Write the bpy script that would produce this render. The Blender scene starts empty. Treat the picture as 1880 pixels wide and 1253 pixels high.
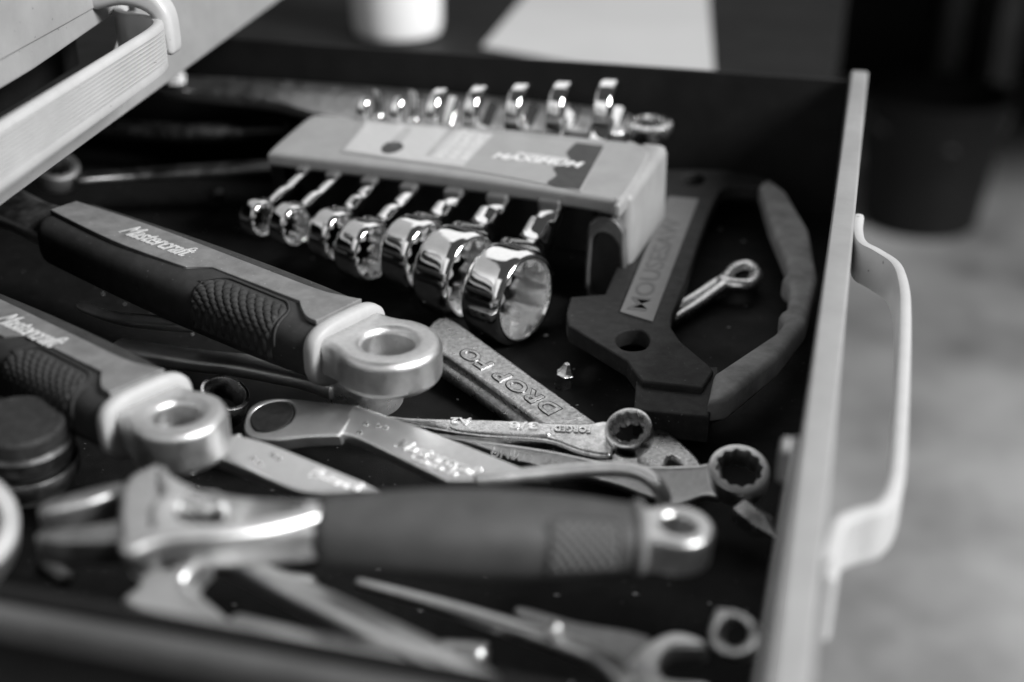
import bpy, bmesh, math, random
from math import sin, cos, pi, radians, atan2, sqrt
from mathutils import Vector, Matrix
random.seed(7)
S = bpy.context.scene
COL = S.collection
MM = 0.001

# ------------------------------------------------------------------ camera
FPX, CX, CY = 2400.0, 940.0, 626.5
TH = radians(26.6)
CAMZ = 200.0
cam = bpy.data.cameras.new("camera")
cam_o = bpy.data.objects.new("camera", cam)
COL.objects.link(cam_o)
cam.sensor_width = 36
cam.lens = FPX / 1880 * 36
cam.clip_start, cam.clip_end = 0.01, 60
cam_o.location = (0, 0, CAMZ * MM)
cam_o.rotation_euler = (pi / 2 - TH, 0, 0)
cam.dof.use_dof = True
cam.dof.focus_distance = 0.39
cam.dof.aperture_fstop = 5.8
cam.dof.aperture_blades = 0
S.camera = cam_o

# ------------------------------------------------------------------ world, lamps, exposure
w = bpy.data.worlds.new("World"); S.world = w; w.use_nodes = True
w.node_tree.nodes["Background"].inputs[0].default_value = (1, 1, 1, 1)
w.node_tree.nodes["Background"].inputs[1].default_value = 0.05

def area(name, loc, target, sx, sy, power):
    l = bpy.data.lights.new(name, 'AREA'); l.shape = 'RECTANGLE'; l.size, l.size_y, l.energy = sx, sy, power
    o = bpy.data.objects.new(name, l); COL.objects.link(o); o.location = loc
    o.rotation_euler = (Vector(target) - Vector(loc)).to_track_quat('-Z', 'Y').to_euler()
    return o
area("window_light", (2.6, -1.05, 2.1), (0, 0.4, 0), 1.05, 1.05, 186)
area("ceiling_fill", (0.6, 2.9, 2.3), (0, 0.4, 0), 4.2, 3.2, 36)  # added soft fill for ceiling bounce, gives metal tops a sheen
area("room_fill", (-1.3, -1.5, 1.5), (0, 0.4, 0), 2.4, 2.0, 12)  # added weak fill from behind the camera, lifts ring insides and blacks
S.view_settings.view_transform = 'Standard'
S.view_settings.look = 'None'
S.view_settings.exposure = 0.42
S.cycles.max_bounces = 8
S.cycles.use_denoising = True
S.cycles.caustics_reflective = False
S.cycles.sample_clamp_indirect = 4

# ------------------------------------------------------------------ photo geometry
def ray(px, py):
    x = (px - CX) / FPX; y = -(py - CY) / FPX
    return Vector((x, cos(TH) + y * sin(TH), -sin(TH) + y * cos(TH)))
def W(px, py, z):
    d = ray(px, py)
    return d * ((z - CAMZ) / d.z) + Vector((0, 0, CAMZ))
def hit(px, py, p, n):
    d = ray(px, py); o = Vector((0, 0, CAMZ))
    return o + d * ((p - o).dot(n) / d.dot(n))
def frame(o, x, n):
    """matrix (mm) with local x, z = n"""
    n = n.normalized(); x = (x - n * x.dot(n)).normalized(); y = n.cross(x)
    m = Matrix.Identity(4)
    for i, v in enumerate((x, y, n)): m.col[i][:3] = v
    m.translation = o
    return m
def plane(a):
    if isinstance(a, (int, float)):
        return Matrix.Translation((0, 300, a))
    p = [W(*q) for q in a]
    n = (p[1] - p[0]).cross(p[2] - p[0])
    if n.z < 0: n = -n
    return frame(p[0], Vector((1, 0, 0)), n)

# ------------------------------------------------------------------ materials (procedural, all grey)
def nodes(name):
    m = bpy.data.materials.new(name); m.use_nodes = True
    nt = m.node_tree
    return m, nt, nt.nodes["Principled BSDF"]
def mat(name, base, rough=0.5, metal=0.0, var=0.15, scale=300, bump=0.0, bscale=1500, rvar=0.1, scratch=0.0, coat=0.0, spec=0.5, stretch=None, speck=None, spt=.69, sps=900):
    m, nt, b = nodes(name)
    L = nt.links
    tc = nt.nodes.new('ShaderNodeTexCoord')
    mp = nt.nodes.new('ShaderNodeMapping'); L.new(tc.outputs['Object'], mp.inputs[0])
    if stretch: mp.inputs['Scale'].default_value = stretch
    n1 = nt.nodes.new('ShaderNodeTexNoise'); n1.inputs['Scale'].default_value = scale; n1.inputs['Detail'].default_value = 6
    n1.inputs['Roughness'].default_value = 0.65
    L.new(mp.outputs[0], n1.inputs['Vector'])
    r = nt.nodes.new('ShaderNodeValToRGB')
    lo, hi = base * (1 - var), min(1, base * (1 + var))
    r.color_ramp.elements[0].position = .3; r.color_ramp.elements[1].position = .7
    r.color_ramp.elements[0].color = (lo, lo, lo, 1); r.color_ramp.elements[1].color = (hi, hi, hi, 1)
    L.new(n1.outputs['Fac'], r.inputs[0])
    if speck is None: L.new(r.outputs[0], b.inputs['Base Color'])
    else:
        ns = nt.nodes.new('ShaderNodeTexNoise'); ns.inputs['Scale'].default_value = sps; ns.inputs['Detail'].default_value = 2
        L.new(mp.outputs[0], ns.inputs['Vector'])
        ms = nt.nodes.new('ShaderNodeMapRange'); ms.inputs[1].default_value = spt; ms.inputs[2].default_value = spt + .04
        L.new(ns.outputs['Fac'], ms.inputs[0])
        mx = nt.nodes.new('ShaderNodeMix'); mx.data_type = 'RGBA'
        L.new(ms.outputs[0], mx.inputs[0]); L.new(r.outputs[0], mx.inputs[6]); mx.inputs[7].default_value = (speck, speck, speck, 1)
        L.new(mx.outputs[2], b.inputs['Base Color'])
    mr = nt.nodes.new('ShaderNodeMapRange'); mr.inputs[1].default_value = .3; mr.inputs[2].default_value = .7
    mr.inputs[3].default_value = max(0.02, rough - rvar); mr.inputs[4].default_value = min(1, rough + rvar)
    n2 = nt.nodes.new('ShaderNodeTexNoise'); n2.inputs['Scale'].default_value = scale * .37; n2.inputs['Detail'].default_value = 5
    L.new(mp.outputs[0], n2.inputs['Vector']); L.new(n2.outputs['Fac'], mr.inputs[0]); L.new(mr.outputs[0], b.inputs['Roughness'])
    b.inputs['Metallic'].default_value = metal
    b.inputs['Specular IOR Level'].default_value = spec
    b.inputs['Coat Weight'].default_value = coat
    if bump > 0:
        n3 = nt.nodes.new('ShaderNodeTexNoise'); n3.inputs['Scale'].default_value = bscale; n3.inputs['Detail'].default_value = 4
        L.new(mp.outputs[0], n3.inputs['Vector'])
        bp = nt.nodes.new('ShaderNodeBump'); bp.inputs['Strength'].default_value = bump; bp.inputs['Distance'].default_value = 0.0003
        L.new(n3.outputs['Fac'], bp.inputs['Height']); L.new(bp.outputs[0], b.inputs['Normal'])
        if scratch > 0:
            v = nt.nodes.new('ShaderNodeTexVoronoi'); v.feature = 'DISTANCE_TO_EDGE'; v.inputs['Scale'].default_value = 160
            L.new(mp.outputs[0], v.inputs['Vector'])
            ad = nt.nodes.new('ShaderNodeMath'); ad.operation = 'MULTIPLY_ADD'
            cl = nt.nodes.new('ShaderNodeMath'); cl.operation = 'LESS_THAN'; cl.inputs[1].default_value = 0.02
            L.new(v.outputs['Distance'], cl.inputs[0]); L.new(cl.outputs[0], ad.inputs[0]); ad.inputs[1].default_value = -scratch
            L.new(n3.outputs['Fac'], ad.inputs[2]); L.new(ad.outputs[0], bp.inputs['Height'])
    return m
M = dict(
    chrome=mat("polished_chrome", .78, .07, 1, var=.06, scale=250, rvar=.04, bump=.03, bscale=400),
    gear=mat('dusty_gear_steel', .85, .3, .85, var=.15, scale=600, bump=.05, bscale=900),
    blacksteel=mat('black_oxide_socket', .05, .4, .6, var=.3, scale=300, spec=.2),
    chrome_worn=mat("worn_chrome", .62, .22, 1, var=.25, scale=500, rvar=.12, bump=.25, bscale=1800),
    steel=mat("satin_steel", .60, .36, 1, var=.12, scale=500, rvar=.08, bump=.2, bscale=2500),
    nickel=mat("satin_nickel_plate", .72, .42, 1, var=.06, scale=300, rvar=.06, bump=.12, bscale=3000),
    forged=mat("forged_steel", .42, .34, 1, var=.45, scale=700, rvar=.14, bump=.55, bscale=1600),
    darksteel=mat("dark_oxide_steel", .16, .38, 1, var=.3, scale=500, rvar=.12, bump=.25, bscale=1500),
    darknickel=mat('dull_grey_steel', .3, .45, 1, var=.2, scale=300, bump=.2, bscale=2000),
    cast=mat("bead_blasted_metal", .66, .40, 1, var=.1, scale=600, rvar=.06, bump=.4, bscale=2600),
    rubber=mat("black_rubber_grip", .032, .62, 0, var=.3, scale=200, bump=.5, bscale=4000, spec=.35, speck=.2, spt=.72, sps=1200),
    greyrub=mat("grey_rubber_inlay", .17, .62, 0, var=.3, scale=120, bump=.4, bscale=4500, spec=.4, speck=.34, spt=.69, sps=1000),
    neargrip=mat("worn_grey_grip", .055, .6, 0, var=.2, scale=150, bump=.35, bscale=4000, spec=.4),
    padgrey=mat('grey_pad_rubber', .09, .6, 0, var=.15, scale=200, bump=.3, bscale=4000, spec=.4),
    collar=mat("pale_grey_collar_plastic", .42, .5, 0, var=.06, scale=250, bump=.2, bscale=3000),
    plastic=mat("grey_rack_plastic", .27, .48, 0, var=.12, scale=70, bump=.2, bscale=3500, speck=.2, spt=.70, sps=600),
    clip=mat('dark_grey_clip_plastic', .09, .4, 0, var=.2),
    darkplastic=mat("black_moulded_plastic", .02, .5, 0, var=.3, scale=250, bump=.4, bscale=2500, spec=.4),
    sawplastic=mat("dark_matt_saw_body", .024, .58, 0, var=.35, scale=350, bump=.5, bscale=3000, spec=.2, speck=.2, spt=.71, sps=1100),
    sawgrip=mat("dusty_grey_rubber_handle", .26, .7, 0, var=.45, scale=60, bump=.3, bscale=2500, spec=.3),
    strip=mat("grey_name_strip", .145, .6, 0, var=.06, scale=300, bump=.1),
    stripink=mat("dark_strip_print", .095, .6, 0),
    whiteink=mat("white_print", .75, .5, 0, var=.05),
    paleink=mat('pale_print', .45, .5, 0, var=.05),
    rubbedink=mat('rubbed_white_print', .5, .5, 0, var=.35, scale=600),
    greyink=mat("grey_print", .35, .5, 0, var=.05),
    blackink=mat("dark_print", .035, .5, 0, var=.2),
    label=mat("pale_label_film", .30, .35, 0, var=.06, scale=150),
    paint=mat("pale_grey_enamel", .29, .38, 0, var=.13, scale=45, bump=.12, bscale=700, spec=.5, speck=.16, spt=.70, sps=500),
    paintdark=mat("black_enamel_interior", .010, .5, 0, var=.3, scale=80, bump=.1, bscale=900, spec=.2),
    railgrey=mat("grey_slide_steel", .09, .5, .3, var=.2, scale=80),
    handle=mat("pale_handle_plastic", .46, .36, 0, var=.09, scale=70, bump=.08, bscale=900, speck=.25, spt=.72, sps=450),
    groovedirtshade=mat('groove_dirt_and_shade', .06, .7, 0, var=.9, scale=90, spec=.1),
    lettershade=mat("painted_letter_shade", .03, .7, 0),  # painted shade outlining raised letters
    liner=mat("black_drawer_liner", .007, .65, 0, var=.35, scale=150, bump=.5, bscale=2500, spec=.12, speck=.12, spt=.71, sps=700),
    floor=mat("worn_grey_floor", .34, .6, 0, var=.6, scale=1.9, bump=.1, bscale=60, spec=.4),
    darkwood=mat("dark_cabinet_paint", .010, .6, 0, var=.5, scale=4, spec=.15),
    white=mat("white_glazed_ceramic", .85, .3, 0, var=.04, scale=20),
    paper=mat("white_paper", .46, .7, 0, var=.04, scale=12),
    bench=mat("dark_bench_top", .012, .6, 0, var=.3, scale=20, spec=.12),
    knurlmetal=mat("bright_knurled_steel", .75, .2, 1, var=.1, scale=400),
)

# ------------------------------------------------------------------ object helpers
def thing(name, label, cat, loc=(0, 0, 0), group=None, m=None):
    o = bpy.data.objects.new(name, None); COL.objects.link(o)
    o.empty_display_size = .01
    if m is None: m = Matrix.Translation(loc)
    o.matrix_world = mmat(m)
    o['label'] = label; o['category'] = cat
    if group: o['group'] = group
    MAT[o.name] = m.copy()
    return o
MAT = {}
def mmat(m):
    m = m.copy(); m.translation = m.translation * MM
    return m
def tag(o, label, cat, group=None):
    o['label'] = label; o['category'] = cat
    if group: o['group'] = group
    return o
def finish(me, angle=35):
    me.polygons.foreach_set('use_smooth', [True] * len(me.polygons))
    me.set_sharp_from_angle(angle=radians(angle))
def link(name, me, material, parent=None, m=None, wn=False, kind=None):
    """me in mm in the frame m (world mm); parent is a thing/part without scale"""
    me.transform(Matrix.Diagonal((MM, MM, MM, 1)))
    me.materials.clear(); me.materials.append(material)
    me.name = name
    o = bpy.data.objects.new(name, me); COL.objects.link(o)
    m = m if m is not None else Matrix.Identity(4)
    MAT[o.name] = m.copy()
    if parent is not None:
        pm = MAT[parent.name]
        o.parent = parent
        o.matrix_local = mmat(pm.inverted() @ m)
    else:
        o.matrix_world = mmat(m)
    if wn:
        md = o.modifiers.new("weighted_normal", 'WEIGHTED_NORMAL'); md.keep_sharp = True; md.weight = 90
    if kind: o['kind'] = kind
    return o
def from_py(v, f, angle=35):
    me = bpy.data.meshes.new("m"); me.from_pydata([tuple(p) for p in v], [], f); me.validate(); 
    bm = bmesh.new(); bm.from_mesh(me); bmesh.ops.recalc_face_normals(bm, faces=bm.faces); bm.to_mesh(me); bm.free()
    finish(me, angle)
    return me
def box_me(x0, x1, y0, y1, z0, z1, bev=0.5, seg=2):
    bm = bmesh.new()
    r = bmesh.ops.create_cube(bm, size=1)
    for v in bm.verts:
        v.co = Vector(((x0 + x1) / 2 + v.co.x * (x1 - x0), (y0 + y1) / 2 + v.co.y * (y1 - y0), (z0 + z1) / 2 + v.co.z * (z1 - z0)))
    if bev > 0: bmesh.ops.bevel(bm, geom=list(bm.edges), offset=bev, segments=seg, profile=.5, affect='EDGES')
    me = bpy.data.meshes.new("m"); bm.to_mesh(me); bm.free(); finish(me, 50)
    return me
def box(name, x0, x1, y0, y1, z0, z1, material, parent=None, m=None, bev=0.5, kind=None):
    return link(name, box_me(x0, x1, y0, y1, z0, z1, bev), material, parent, m, wn=True, kind=kind)
def smooth_loop(pts, k=5):
    """Catmull-Rom; points with a third value 1 stay corners"""
    n = len(pts); out = []
    P = [Vector((p[0], p[1])) for p in pts]; C = [len(p) > 2 and p[2] == 1 for p in pts]
    for i in range(n):
        p1, p2 = P[i], P[(i + 1) % n]
        p0 = P[i - 1] if not C[i] else p1
        p3 = P[(i + 2) % n] if not C[(i + 1) % n] else p2
        if C[i] and C[(i + 1) % n]: out.append(p1); continue
        for j in range(k):
            t = j / k
            out.append(.5 * ((2 * p1) + (p2 - p0) * t + (2 * p0 - 5 * p1 + 4 * p2 - p3) * t * t + (3 * p1 - p0 - 3 * p2 + p3) * t ** 3))
    return out
def smooth_path(pts, k=5):
    P = [Vector(p) for p in pts]; out = []
    for i in range(len(P) - 1):
        p1, p2 = P[i], P[i + 1]
        p0 = P[i - 1] if i else p1 * 2 - p2
        p3 = P[i + 2] if i + 2 < len(P) else p2 * 2 - p1
        for j in range(k):
            t = j / k
            out.append(.5 * ((2 * p1) + (p2 - p0) * t + (2 * p0 - 5 * p1 + 4 * p2 - p3) * t * t + (3 * p1 - p0 - 3 * p2 + p3) * t ** 3))
    out.append(P[-1]); return out
def plate_me(loops, thick, bev, seg=3):
    """loops: list of 2D loops (outer, holes); top at z=0, bottom at -thick"""
    cu = bpy.data.curves.new("c", 'CURVE'); cu.dimensions = '2D'; cu.fill_mode = 'BOTH'
    bev = min(bev, thick * .49)
    cu.extrude = thick / 2 - bev; cu.bevel_depth = bev; cu.bevel_resolution = seg; cu.offset = -bev
    for lp in loops:
        sp = cu.splines.new('POLY'); sp.points.add(len(lp) - 1)
        for q, p in zip(sp.points, lp): q.co = (p[0], p[1], 0, 1)
        sp.use_cyclic_u = True
    ob = bpy.data.objects.new("c", cu)
    me = bpy.data.meshes.new_from_object(ob)
    bpy.data.objects.remove(ob); bpy.data.curves.remove(cu)
    me.transform(Matrix.Translation((0, 0, -thick / 2)))
    bm = bmesh.new(); bm.from_mesh(me); bmesh.ops.remove_doubles(bm, verts=bm.verts, dist=1e-4); bmesh.ops.recalc_face_normals(bm, faces=bm.faces); bm.to_mesh(me); bm.free()
    finish(me, 50)
    return me
def circle(cx, cy, rx, ry=None, n=48, rot=0):
    ry = ry or rx
    return [(cx + rx * cos(a) * cos(rot) - ry * sin(a) * sin(rot), cy + rx * cos(a) * sin(rot) + ry * sin(a) * cos(rot)) for a in [2 * pi * i / n for i in range(n)]]
def plate(name, loops, thick, bev, material, parent=None, m=None, seg=3, kind=None):
    return link(name, plate_me(loops, thick, bev, seg), material, parent, m, wn=True, kind=kind)
def to_plane(pts, pm):
    inv = pm.inverted(); n = pm.to_3x3().col[2]; o = pm.translation
    return [tuple((inv @ hit(p[0], p[1], o, n))[:2]) + tuple(p[2:]) for p in pts]
def plate_px(name, outline, pl, thick, bev, material, parent=None, holes=(), k=5, seg=3):
    """photo outline laid on a real plane (mm), extruded downwards"""
    pm = plane(pl) if not isinstance(pl, Matrix) else pl
    c = to_plane(outline, pm)
    cx = sum(p[0] for p in c) / len(c); cy = sum(p[1] for p in c) / len(c)
    pm2 = pm @ Matrix.Translation((cx, cy, 0))
    lp = [smooth_loop([(p[0] - cx, p[1] - cy) + tuple(p[2:]) for p in c], k)]
    for h in holes:
        hh = to_plane(h, pm); lp.append(smooth_loop([(p[0] - cx, p[1] - cy) + tuple(p[2:]) for p in hh], k))
    return plate(name, lp, thick, bev, material, parent, pm2, seg)
def loft_me(secs, caps=True, closed=False, angle=35):
    n = len(secs[0]); v = [p for s in secs for p in s]; f = []
    ns = len(secs)
    for i in range(ns if closed else ns - 1):
        a, b = i * n, ((i + 1) % ns) * n
        for j in range(n): f.append((a + j, a + (j + 1) % n, b + (j + 1) % n, b + j))
    if caps and not closed:
        f.append(tuple(range(n - 1, -1, -1))); f.append(tuple(range((ns - 1) * n, ns * n)))
    return from_py(v, f, angle)
def tube_me(path, rad, n=20, flat=1.0, up=Vector((0, 0, 1)), power=2.0, closed=False, roundcap=True):
    """path of points (mm), rad: number or list; cross-section superellipse width rad, height rad*flat"""
    P = [Vector(p) for p in path]; N = len(P)
    R = [rad] * N if isinstance(rad, (int, float)) else [rad[0] + 0 for _ in range(0)] or list(rad)
    if len(R) != N:
        R = [R[min(int(t * (len(R) - 1)), len(R) - 2)] * (1 - (t * (len(R) - 1) - min(int(t * (len(R) - 1)), len(R) - 2))) + R[min(int(t * (len(R) - 1)), len(R) - 2) + 1] * (t * (len(R) - 1) - min(int(t * (len(R) - 1)), len(R) - 2)) for t in [i / (N - 1) for i in range(N)]]
    secs = []
    def sec(p, d, r):
        s = d.cross(up); s.normalize(); u = s.cross(d).normalized()
        out = []
        for j in range(n):
            a = 2 * pi * j / n; c, q = cos(a), sin(a)
            out.append(p + s * (r * math.copysign(abs(c) ** (2 / power), c)) + u * (r * flat * math.copysign(abs(q) ** (2 / power), q)))
        return out
    for i in range(N):
        if closed: d = P[(i + 1) % N] - P[i - 1]
        else: d = P[min(i + 1, N - 1)] - P[max(i - 1, 0)]
        d.normalize()
        if not closed and roundcap and i == 0:
            for k_ in (.15, .6, .88): secs.append(sec(P[0] - d * R[0] * flat * sqrt(1 - k_ * k_) * .7, d, R[0] * k_))
        secs.append(sec(P[i], d, R[i]))
        if not closed and roundcap and i == N - 1:
            for k_ in (.88, .6, .15): secs.append(sec(P[-1] + d * R[-1] * flat * sqrt(1 - k_ * k_) * .7, d, R[-1] * k_))
    return loft_me(secs, True, closed, 40)
def tube(name, path, rad, material, parent=None, **k):
    """path in world mm; the object sits at the middle of its path"""
    P = [Vector(p) for p in path]; c = sum(P, Vector()) / len(P); m = Matrix.Translation(c)
    return link(name, tube_me([p - c for p in P], rad, **k), material, parent, m)
def lathe_me(prof, n=72, inner=None, closed=True, angle=35):
    """prof: list of (r, z, flag); flag 1 points take inner(theta, r)"""
    secs = []
    for i in range(n):
        a = 2 * pi * i / n
        s = []
        for p in prof:
            r = p[0]
            if len(p) > 2 and p[2] and inner: r = inner(a, r)
            s.append(Vector((r * cos(a), r * sin(a), p[1])))
        secs.append(s)
    if not closed:
        nn = len(prof); v = [p for s in secs for p in s]; f = []
        for i in range(n):
            for j in range(nn - 1):
                f.append((i * nn + j, i * nn + j + 1, ((i + 1) % n) * nn + j + 1, ((i + 1) % n) * nn + j))
        me = from_py(v, f, angle)
        bm = bmesh.new(); bm.from_mesh(me); bmesh.ops.remove_doubles(bm, verts=bm.verts, dist=1e-5); bm.to_mesh(me); bm.free(); finish(me, angle)
        return me
    return loft_me(secs, False, True, angle)
def star(a, r, k=12, depth=.07):
    t = abs(((a * k / (2 * pi)) % 1) - .5) * 2
    return r * (1 - depth + depth * 1.9 * max(0, t - .25) ** .8)
def text_me(s, size, ext, shear=0, bev=0.0, weight=0.0, space=1.0):
    cu = bpy.data.curves.new("t", 'FONT'); cu.body = s; cu.size = size; cu.extrude = ext; cu.shear = shear; cu.offset = weight
    cu.bevel_depth = bev; cu.bevel_resolution = 1; cu.align_x = 'LEFT'; cu.align_y = 'BOTTOM_BASELINE'; cu.resolution_u = 4
    cu.space_character = space
    ob = bpy.data.objects.new("t", cu)
    me = bpy.data.meshes.new_from_object(ob)
    bpy.data.objects.remove(ob); bpy.data.curves.remove(cu)
    finish(me, 30)
    return me
def text_m(name, s, m, length, height, ext, material, parent, shear=0, weight=0.0, bev=0.0, space=1.0):
    """text starting at m's origin along x, fitted to length x height (mm)"""
    me = text_me(s, 1.0, 0.1, shear, 0, weight, space)
    xs = [v.co.x for v in me.vertices]; ys = [v.co.y for v in me.vertices]
    x0, x1 = min(xs), max(xs); y1 = max(ys)
    for v in me.vertices: v.co = Vector(((v.co.x - x0) * length / (x1 - x0), v.co.y * height / max(y1, .01), v.co.z / .1 * ext))
    return link(name, me, material, parent, m)
def text_px(name, s, p0, p1, height, pl, lift, ext, material, parent, **k):
    pm = plane(pl) if not isinstance(pl, Matrix) else pl
    n = pm.to_3x3().col[2]
    a, b = (hit(q[0], q[1], pm.translation, n) for q in (p0, p1))
    return text_m(name, s, frame(a + n * lift, b - a, n), (b - a).length, height, ext, material, parent, **k)

# ------------------------------------------------------------------ the drawer frame of reference
YAW = radians(-15)
DC = Vector((137, 521, 0))                       # far front inner corner
DM = Matrix.Translation(DC) @ Matrix.Rotation(YAW, 4, 'Z')   # local x = pull direction, local y = along the front, away

# floor of the room, far furniture
box("floor", -4000, 4500, -1500, 6000, -760, -700, M['floor'], bev=0, kind='structure')
t = thing("cabinet", "tall dark cabinet standing on the floor far behind the drawer", "cabinet", (1100, 3300, -700))
box("carcass", -3400, 2000, 0, 500, 0, 2300, M['darkwood'], t, MAT[t.name], 4)
box("pull_bar", -140, -110, -26, -6, 700, 1300, M['railgrey'], t, MAT[t.name], 4)
t = thing("shade_table", "added dark table on grey legs, its unseen top shading the far floor", "table", (1500, 2500, -700))
box("unseen_shade_top", -1100, 1400, -800, 790, 640, 672, M['darkwood'], t, MAT[t.name], 4)  # out of view, added to block light from the far floor
for sx in (-1070, -430, 1340):
    for sy in (380, 740):
        box("leg", sx, sx + 55, sy, sy + 55, 0, 639, M['railgrey'], t, MAT[t.name], 3)

bk = W(1722, 455, -700)
t = thing("bucket", "blurred black bucket on the grey floor beyond the drawer handle", "bucket", bk + Vector((0, 130, 0)))
link("body", lathe_me([(.01, 0), (96, 0), (104, 8), (128, 235), (134, 238), (134, 250), (124, 250), (100, 14), (.01, 12)], 48, closed=False), M['darkwood'], t, MAT[t.name])
link("bail", tube_me(smooth_path([(-131, 0, 240), (-110, -60, 200), (0, -120, 178), (110, -60, 200), (131, 0, 240)], 6), 3, n=10), M['railgrey'], t, MAT[t.name])

# bench behind the drawer with the things on it
t = thing("workbench", "dark bench top behind the far wall of the drawer", "workbench", m=DM @ Matrix.Translation((-300, 200, 0)))
b = MAT[t.name]
box("bench_top", -420, 286, -175, 500, -66, -42, M['bench'], t, b, 2)
for sx in (-400, 250):
    for sy in (-150, 460):
        box("leg", sx, sx + 36, sy, sy + 36, -700, -67, M['darkwood'], t, b, 2)

# ------------------------------------------------------------------ lower drawer
t = thing("tool_drawer", "open black lined drawer with pale front and handle, full of hand tools", "drawer", m=DM)
drawer = t
box("drawer_bottom", -560, 0, -378, 0, -3, 0, M['liner'], t, DM, 0)
box("far_wall", -560, -.5, 0, 2.5, -3, 57, M['paintdark'], t, DM, .6)
nw = box("near_wall", -560, -.5, -381, -378.2, -3, 56, M['paintdark'], t, DM, .6)
box("wall_rim", -560, -1, -386, -381.4, 49, 55, M['railgrey'], t, DM, 1.5)
box("slide_rail", -560, -8, -404, -392, 30, 44, M['railgrey'], t, DM, 2)
fp = box("front_panel", 0, 6.8, -430, 6, -10, 60, M['paint'], t, DM, .9)
# inner return of the front sheet, starting part way along
inv = DM.inverted()
p_ret = inv @ W(1462, 790, 60)
box("inner_lip", -1.7, -.25, -430, p_ret.y, 8, 59, M['paint'], t, DM, .8)
box("lip_tab", -4.0, -1.5, p_ret.y - 6, p_ret.y - .2, 50, 58.6, M['paint'], t, DM, .9)

# handle, a bent strip: path follows its top edge
def strip_handle(parent, base, path, zt, zb, th, ribs, flip=1):
    """path: 2D points in the drawer frame 'base'; strip between zb and zt, thickness th; outer face ribbed"""
    P = smooth_path([Vector((p[0], p[1], 0)) for p in path], 8)
    secs = []
    def prof():
        h = zt - zb; out = []
        # outer side with grooves, then inner side
        r = 1.2
        zs = [zb, zb + .3, zb + r]
        if ribs:
            g0, g1 = zb + h * .2, zt - h * .12
            for i in range(ribs):
                c = g0 + (g1 - g0) * (i + .5) / ribs; q = (g1 - g0) / ribs
                zs += [c - q * .34, c - q * .2, c + q * .2, c + q * .34]
        zs += [zt - r, zt - .3, zt]
        o = []
        for z in zs:
            e = min(z - zb, zt - z)
            off = th / 2
            if e < r: off -= r - sqrt(max(0, r * r - (r - e) ** 2))
            o.append((off, z))
        if ribs:
            for i in range(ribs):
                for j in (1, 2):
                    k_ = 3 + i * 4 + j; o[k_] = (o[k_][0] - 1.25, o[k_][1])
        inn = [(-th / 2 + .9, zt), (-th / 2 + .25, zt - .25), (-th / 2, zt - .9), (-th / 2, zb + .9), (-th / 2 + .25, zb + .25), (-th / 2 + .9, zb)]
        return o + inn
    pr = prof()
    for i, p in enumerate(P):
        d = (P[min(i + 1, len(P) - 1)] - P[max(i - 1, 0)]).normalized()
        nrm = Vector((d.y, -d.x, 0)) * flip
        secs.append([p + nrm * a + Vector((0, 0, z)) for a, z in pr])
    me = loft_me(secs, True, False, 28)
    h_ = link("handle", me, M['handle'], parent, base)
    if ribs:                                    # dirt in the grooves, plus painted shade to sharpen them
        me.materials.append(M['groovedirtshade']); n = len(pr)
        bottoms = {3 + i * 4 + 1 for i in range(ribs)}
        for k_, p_ in enumerate(me.polygons):
            vs = [v % n for v in p_.vertices]
            if len(vs) == 4 and min(vs) in bottoms and max(vs) == min(vs) + 1: p_.material_index = 1
    return h_
hp = [(1578, 393), (1576, 418), (1584, 442), (1612, 458), (1646, 482), (1660, 520), (1663, 570), (1661, 660), (1652, 830), (1643, 890), (1620, 925), (1575, 938), (1545, 952), (1532, 985), (1522, 1030)]
hpl = [inv @ W(x, y, 50) for x, y in hp]
h1 = strip_handle(drawer, DM, [(p.x, p.y) for p in hpl], 50, 37, 3.2, 6, -1)
# maker's mark scratched on top of the handle and a bolt head on the inside
box("handle_mount", 6.9, 10, hpl[-1].y - 5, hpl[-1].y + 2, 34, 50, M['handle'], drawer, DM, 1.2)

# ------------------------------------------------------------------ upper drawer
UY = radians(-7.5)
UO = Vector((-124, 465, 72))
UM = Matrix.Translation(UO) @ Matrix.Rotation(UY, 4, 'Z')
t = thing("upper_drawer", "pale front of the drawer above, pushed further in, with ribbed bar handle", "drawer", m=UM)
updr = t
n_face = UM.to_3x3().col[0]
uinv = UM.inverted()
# front panel in the plane x=0 of UM: plate frame with local x = drawer y, local y = z
FM = frame(UO, UM.to_3x3().col[1], n_face)
finv = FM.inverted()
def face(px, py):
    p = finv @ hit(px, py, UO, n_face); return (p.x, p.y)
slot = [face(-120, 245), face(-120, 350), face(60, 225), face(222, 118), face(252, 30), face(238, 12), face(205, 30), face(60, 130)]
plate("front_panel", [[(-470, 0), (190, 0), (190, 175), (-470, 175)], smooth_loop(slot, 4)], 6, .8, M['paint'], updr, FM)
sx = [p[0] for p in slot]; sy = [p[1] for p in slot]
box("finger_recess", min(sx) - 6, max(sx) + 6, min(sy) - 6, max(sy) + 6, -30, -26, M['paintdark'], updr, FM, .5)
box("drawer_pan", -500, -6.2, -470, 190, 3, 5, M['paintdark'], updr, UM, 0)
raised = [face(-200, 232), face(0, 110), face(120, 44), face(215, -10), face(120, -200), face(-300, -200)]
plate("pressed_panel", [[raised[i] for i in range(6)]], 1.2, .55, M['paint'], updr, FM @ Matrix.Translation((0, 0, .7)))
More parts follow.
